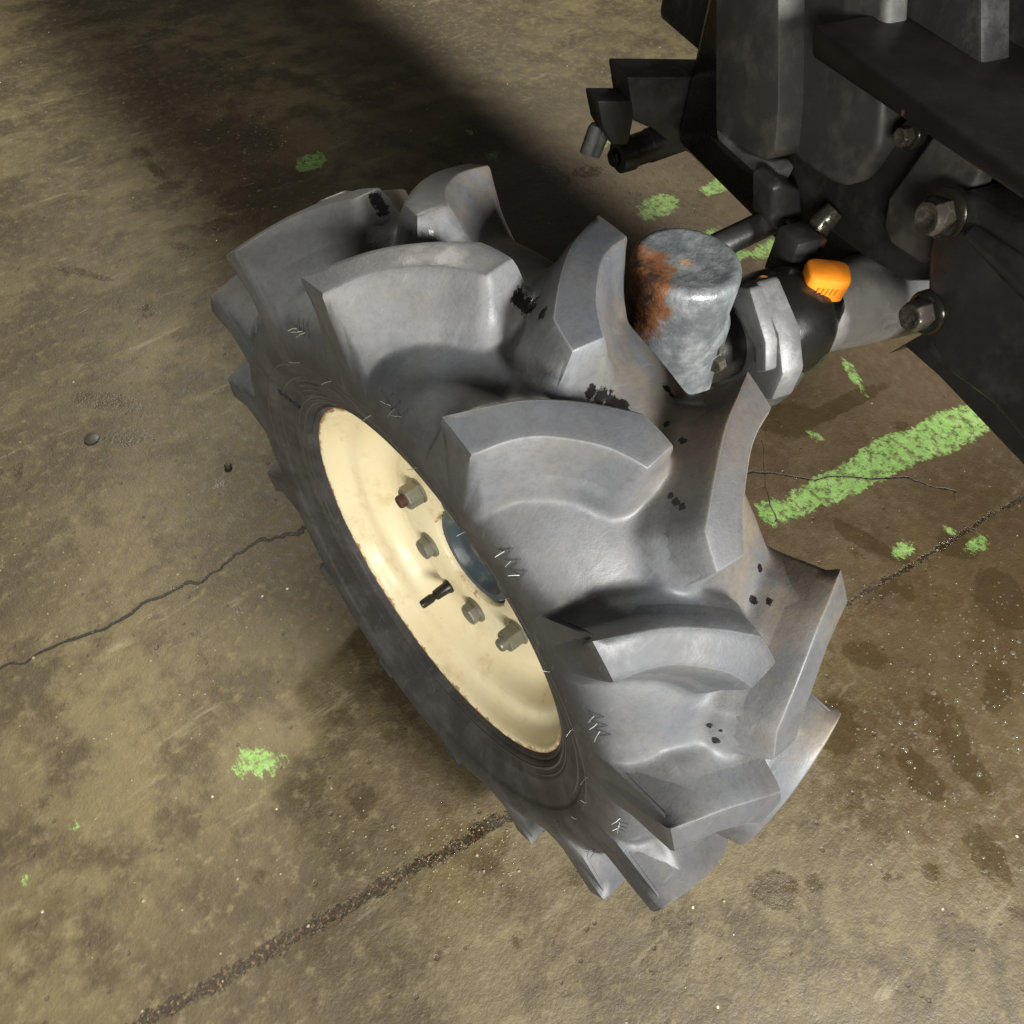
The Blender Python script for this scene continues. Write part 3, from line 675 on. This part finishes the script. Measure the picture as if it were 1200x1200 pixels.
# ------------------------------------------------------------------ knuckle flange
def pl(px, v): return fr(at(px, v))
bm = bmesh.new()
add_prism(bm, [pl(p, .074) for p in [(858, 350), (868, 332), (886, 330), (912, 392), (917, 440), (904, 470), (885, 468), (868, 440), (858, 400)]], XP * .024)
bm_obj('knuckle_flange', bm, 'flange', tractor, bevel=.004, seg=2)
bm = bmesh.new()
add_prism(bm, [pl(p, .062) for p in [(853, 356), (866, 336), (878, 338), (897, 402), (897, 436), (884, 437), (884, 408), (860, 362)]], XP * .014)
bm_obj('flange_guard', bm, 'flange', tractor, bevel=.003, seg=2)
for px in ((843, 404), (844, 424)): hexa('flange_bolt', pl(px, .040), -XP - YP * .4, .013, .009, 'bolt', tractor)
bm = bmesh.new(); add_lathe(bm, pl((893, 332), .098), -YP * .3 - XP * .2 + ZP, [(-.01, .006), (.004, .006), (.005, .005), (.005, 0)], 16); bm_obj('copper_plug', bm, 'copper', tractor)
bm = bmesh.new(); add_lathe(bm, pl((925, 432), .095), -YP, [(-.02, .009), (.006, .009), (.008, .007), (.008, 0)], 16); bm_obj('flange_boss', bm, 'flange', tractor, bevel=.001)

# ------------------------------------------------------------------ axle with oil filler
AZ = .150
bm = bmesh.new()
add_lathe(bm, fr((.02, 0, AZ)), XP, [(0, .034), (.06, .036), (.075, .050), (.088, .052), (.10, .0545), (.122, .0545), (.140, .050), (.152, .041)], 40)
bm_obj('axle_end', bm, 'black', tractor)
bm = bmesh.new()
add_lathe(bm, fr((.165, 0, AZ)), XP, [(0, .036), (.02, .040), (.05, .043), (.10, .047), (.16, .052), (.3, .055)], 40)
bm_obj('axle_tube', bm, 'axle', tractor)
bm = bmesh.new()
ft = at((962, 338), .192, 2); fp = fr((ft[0], ft[1], .12))
add_lathe(bm, fp, ZP, [(0, .030), (.045, .029), (.058, .0275), (.064, .024), (.066, .019), (.066, 0)], 32)
bm_obj('filler_neck', bm, 'black', tractor)
# bulge below the neck
bm = bmesh.new()
add_lathe(bm, fr((.112, -.028, .125)), Vector(XP * .2 - YP), [(-.03, .045), (0, .043), (.018, .036), (.028, .022), (.031, 0)], 28)
bm_obj('axle_bulge', bm, 'cast', tractor)
def build_cap():
    bm = bmesh.new(); c = Vector(fr((ft[0], ft[1], .186))); u = Vector(RC[0]); u.z = 0; u.normalize(); v = ZP.cross(u)
    u, v = (u * math.cos(.12) + v * math.sin(-.12)), (v * math.cos(.12) + u * math.sin(.12))
    add_lathe(bm, c, ZP, [(-.004, .0165), (.004, .0165), (.006, .0155), (.006, 0)], 28)
    def sq(h, a, b):
        out = []
        for k in range(28):
            t = 2 * math.pi * k / 28; e = .45
            cx = math.copysign(abs(math.cos(t)) ** e, math.cos(t)); sx = math.copysign(abs(math.sin(t)) ** e, math.sin(t))
            out.append(bm.verts.new(c + ZP * h + u * a * cx + v * b * sx))
        return out
    rs = [sq(.004, .0190, .0150), sq(.022, .0200, .0162), sq(.0262, .0190, .0152), sq(.0280, .0165, .0125)]
    for a, b in zip(rs, rs[1:]):
        for k in range(28): bm.faces.new((a[k], a[(k+1) % 28], b[(k+1) % 28], b[k]))
    bm.faces.new(rs[-1]); bm.faces.new(rs[0][::-1])
    o = bm_obj('oil_cap', bm, 'orange', tractor, angle=40); part_label(o, 'orange plastic oil filler cap')
    for k, dx in enumerate((-.008, -.0035, .0005, .0045, .0085)):       # moulded marks on the front face of the grip
        bm = bmesh.new(); add_tube(bm, [c + u * dx + v * -.0160 + ZP * .012, c + u * (dx + .001) + v * -.0163 + ZP * .0185], .0011, 6)
        q = bm_obj('cap_mark', bm, 'orange', o)
build_cap()
bm = bmesh.new(); add_box(bm, (.155, .03, .165), (.185, .062, .215)); bm_obj('axle_lug', bm, 'cast', tractor, bevel=.004)
bm = bmesh.new(); add_box(bm, (.188, .036, .185), (.198, .050, .206)); bm_obj('rusty_clip', bm, 'stud_rust', tractor, bevel=.002)

# ------------------------------------------------------------------ steering: tie rod, clevis
bm = bmesh.new(); t0, t1 = at((838, 290), .10, 1), at((918, 252), .10, 1)
add_tube(bm, [fr(t0 + (t0 - t1) * .6), fr(t0), fr(t1)], .0135, 20); bm_obj('tie_rod', bm, 'cast', tractor)
bm = bmesh.new()
add_prism(bm, [fr(at(p, .083, 1)) for p in [(905, 222), (918, 214), (940, 224), (942, 262), (930, 270), (922, 262), (912, 274), (903, 266)]], YP * .035)
bm_obj('tie_rod_joint', bm, 'cast', tractor, bevel=.005, seg=3)
bm = bmesh.new(); add_tube(bm, [fr(at((942, 292), .06, 1)), fr(at((962, 262), .06, 1)), fr(at((978, 246), .06, 1))], [.010, .012, .010], 16); bm_obj('hose_fitting', bm, 'bolt', tractor)

# far cylinder with a bolted end
bm = bmesh.new(); r0, r1 = at((722, 184), .38, 1), at((782, 163), .38, 1); rdv = Vector(fr(r1) - fr(r0)); L = rdv.length
add_lathe(bm, fr(r0), rdv, [(0, .018), (.002, .021), (.022, .022), (.024, .0195), (L * .6, .0195), (L * .62, .021), (L * 1.6, .021)], 28)
bm_obj('hydraulic_cylinder', bm, 'cast', tractor, bevel=.001)
hexa('cylinder_bolt', fr(r0), -rdv, .019, .008, 'bolt_dark', tractor, hollow=True)
for px in ((697, 152), (707, 154)):
    bm = bmesh.new(); p = fr(at(px, .38, 1)); add_lathe(bm, p, XP * .3 + ZP, [(-.03, .008), (.0, .009), (.006, .007), (.007, 0)], 14); bm_obj('cylinder_fitting', bm, 'flange', tractor)
bm = bmesh.new()
add_prism(bm, [fr(at(p, .36, 1)) for p in [(700, 118), (706, 150), (718, 171), (737, 171), (744, 135), (742, 118)]], YP * .035); bm_obj('cylinder_bracket', bm, 'frame', tractor, bevel=.004)
bm = bmesh.new()
add_prism(bm, [fr(at(p, .36, 1)) for p in [(735, 90), (742, 142), (765, 152), (785, 168), (812, 182), (832, 203), (850, 200), (880, 150), (880, 90)]], YP * .05); bm_obj('support_bracket', bm, 'frame', tractor, bevel=.004)

# ------------------------------------------------------------------ frame of the machine
XF = .185
def slab(name, pix, v, thick, material, bevel=.004, seg=2, d=None):
    bm = bmesh.new(); add_prism(bm, [fr(at(p, v)) for p in pix], (d or XP) * thick)
    return bm_obj(name, bm, material, tractor, bevel=bevel, seg=seg)
# dark body behind everything (gearbox and engine underside)
bm = bmesh.new(); add_box(bm, (.275, -.40, .205), (.80, .50, .52)); bm_obj('engine_body', bm, 'frame', tractor, bevel=.01)
bm = bmesh.new(); add_box(bm, (.235, .02, .12), (.62, .36, .33)); bm_obj('gear_housing', bm, 'black', tractor, bevel=.02, seg=3)
slab('frame_backplate', [(835, 60), (850, 160), (900, 210), (960, 262), (1010, 300), (1060, 330), (1090, 330), (1150, 200), (1150, -60), (850, -60)], .225, .03, 'frame')
slab('casting_panel', [(915, -40), (912, 160), (935, 190), (972, 214), (990, 220), (1002, 212), (1030, 172), (1033, 140), (1040, -40)], .198, .026, 'panel', .007, 3)
slab('mount_plate', [(1112, 125), (1088, 165), (1060, 205), (1040, 232), (1034, 265), (1042, 285), (1078, 310), (1100, 300), (1130, 240), (1180, 140), (1175, 125)], .205, .02, 'panel', .004, 3)
slab('axle_bracket', [(1125, 225), (1092, 235), (1084, 300), (1083, 350), (1085, 400), (1112, 440), (1160, 475), (1230, 560), (1330, 640), (1400, 560), (1330, 380), (1240, 290)], XF, .07, 'frame', .008, 3)
slab('frame_rail', [(1040, 415), (1060, 405), (1100, 440), (1200, 545), (1330, 690), (1330, 600), (1180, 440), (1100, 380)], .235, .30, 'frame', .006)
bm = bmesh.new(); q0, q1 = pl((1140, 272), XF - .002), pl((1235, 352), XF - .002); add_tube(bm, [q0, (q0 + q1) / 2, q1], [.006, .010, .012], 14); bm_obj('bracket_ridge', bm, 'frame', tractor)
slab('steel_beam', [(950, 67), (1072, 150), (1200, 237), (1400, 373), (1400, 348), (1200, 206), (1121, 150), (950, 29)], .140, .16, 'beam', .0035, 3)
slab('bracket_box', [(838, -60), (838, 152), (872, 176), (898, 188), (908, 178), (912, 120), (912, -60)], .170, .05, 'panel', .003)
slab('bracket_lip', [(838, 150), (840, 164), (880, 200), (905, 214), (912, 200), (905, 190), (870, 178)], .176, .02, 'flange', .003)
slab('steel_strap', [(830, 160), (850, 182), (870, 200), (900, 228), (918, 226), (912, 210), (880, 196), (846, 166)], .19, .02, 'beam', .002)
for (px, af, hgt, nm, m_) in (((1108, 250), .0245, .017, 'frame_bolt', 'bolt'), ((1086, 366), .0225, .016, 'frame_bolt', 'bolt'), ((1068, 158), .014, .010, 'frame_bolt', 'bolt')):
    v = XF if af > .02 else .205
    c = Vector(pl(px, v)); d = -XP
    bm = bmesh.new(); add_lathe(bm, c, d, [(-.004, af * .82), (.0015, af * .82), (.003, af * .76), (.004, af * .62)], 32); bm_obj('washer', bm, 'bolt_dark', tractor)
    hexa(nm, c + d * .003, d, af, hgt, m_, tractor, ph=.3, hollow=True)
# bonnet far above, out of view; throws the soft edge of shade across the floor
bm = bmesh.new(); add_prism(bm, [(.255, .32, 1.08), (.604, 1.473, 1.08), (.690, 2.40, 1.08), (1.15, 2.30, 1.08), (.95, .15, 1.08)], (0, 0, .28)); bm_obj('bonnet', bm, 'frame', tractor, bevel=.02, seg=3)

# ------------------------------------------------------------------ small things on the floor
def tag(o, label, cat, group=None):
    o['label'] = label; o['category'] = cat
    if group: o['group'] = group
bm = bmesh.new(); g = on_floor((108, 515)); add_lathe(bm, g, (0, 0, 1), [(0, .012), (.003, .012), (.005, .008), (.005, 0)], 9)
o = bm_obj('dark_chip', bm, 'scrap', None); tag(o, 'small flat dark chip lying on bare concrete floor', 'debris')
bm = bmesh.new(); g = on_floor((268, 548)); add_lathe(bm, g, (0, 0, 1), [(0, .006), (.005, .0065), (.008, .004), (.009, 0)], 8)
o = bm_obj('pebble', bm, 'scrap', None); tag(o, 'round dark pebble on concrete beside the tyre sidewall', 'pebble')

def scatter(name, material, regions, zscale, label):
    bm = bmesh.new()
    for (x, y, sx, sy, cnt, r0, r1) in regions:
        for _ in range(cnt):
            g = on_floor((rng.normal(x, sx), rng.normal(y, sy))); r = rng.uniform(r0, r1) * (1 if rng.random() < .8 else 1.5); k = 8
            if np.hypot(g[0], g[1]) > 3: continue
            el = rng.uniform(.6, 1); ph = rng.uniform(0, 6.28); rings = []
            for (h, f) in ((0, 1), (.55, .85), (.9, .5)):
                rings.append([bm.verts.new((g[0] + r * f * (math.cos(ph) * math.cos(t) - el * math.sin(ph) * math.sin(t)), g[1] + r * f * (math.sin(ph) * math.cos(t) + el * math.cos(ph) * math.sin(t)), -.0002 + r * zscale * h)) for t in np.arange(k) * 2 * math.pi / k])
            top = bm.verts.new((g[0], g[1], r * zscale))
            for a, b in zip(rings, rings[1:]):
                for q in range(k): bm.faces.new((a[q], a[(q+1) % k], b[(q+1) % k], b[q]))
            for q in range(k): bm.faces.new((rings[-1][q], rings[-1][(q+1) % k], top))
    o = bm_obj(name, bm, material, None, angle=80); o['kind'] = 'stuff'; o['label'] = label
    return o
scatter('water_droplets', 'water', [(1130, 880, 60, 70, 150, .0012, .0034), (1180, 760, 40, 50, 110, .0012, .0034), (1060, 720, 60, 30, 50, .0008, .002), (310, 165, 40, 14, 60, .0015, .004), (260, 250, 40, 25, 60, .0015, .004),
         (420, 155, 60, 6, 40, .0015, .004), (540, 1000, 60, 30, 60, .0006, .0016), (700, 260, 60, 40, 50, .001, .003)], .32, 'beads of water on the wet concrete floor')
scatter('grit', 'grit', [(150, 600, 160, 250, 160, .0006, .0020), (300, 850, 200, 150, 110, .0005, .0016), (1050, 900, 120, 120, 120, .0005, .0014), (540, 1000, 60, 26, 160, .0005, .0014), (700, 200, 120, 50, 60, .001, .002), (1000, 620, 120, 80, 60, .0006, .0014)], .7, 'pale grit scattered over the concrete floor')
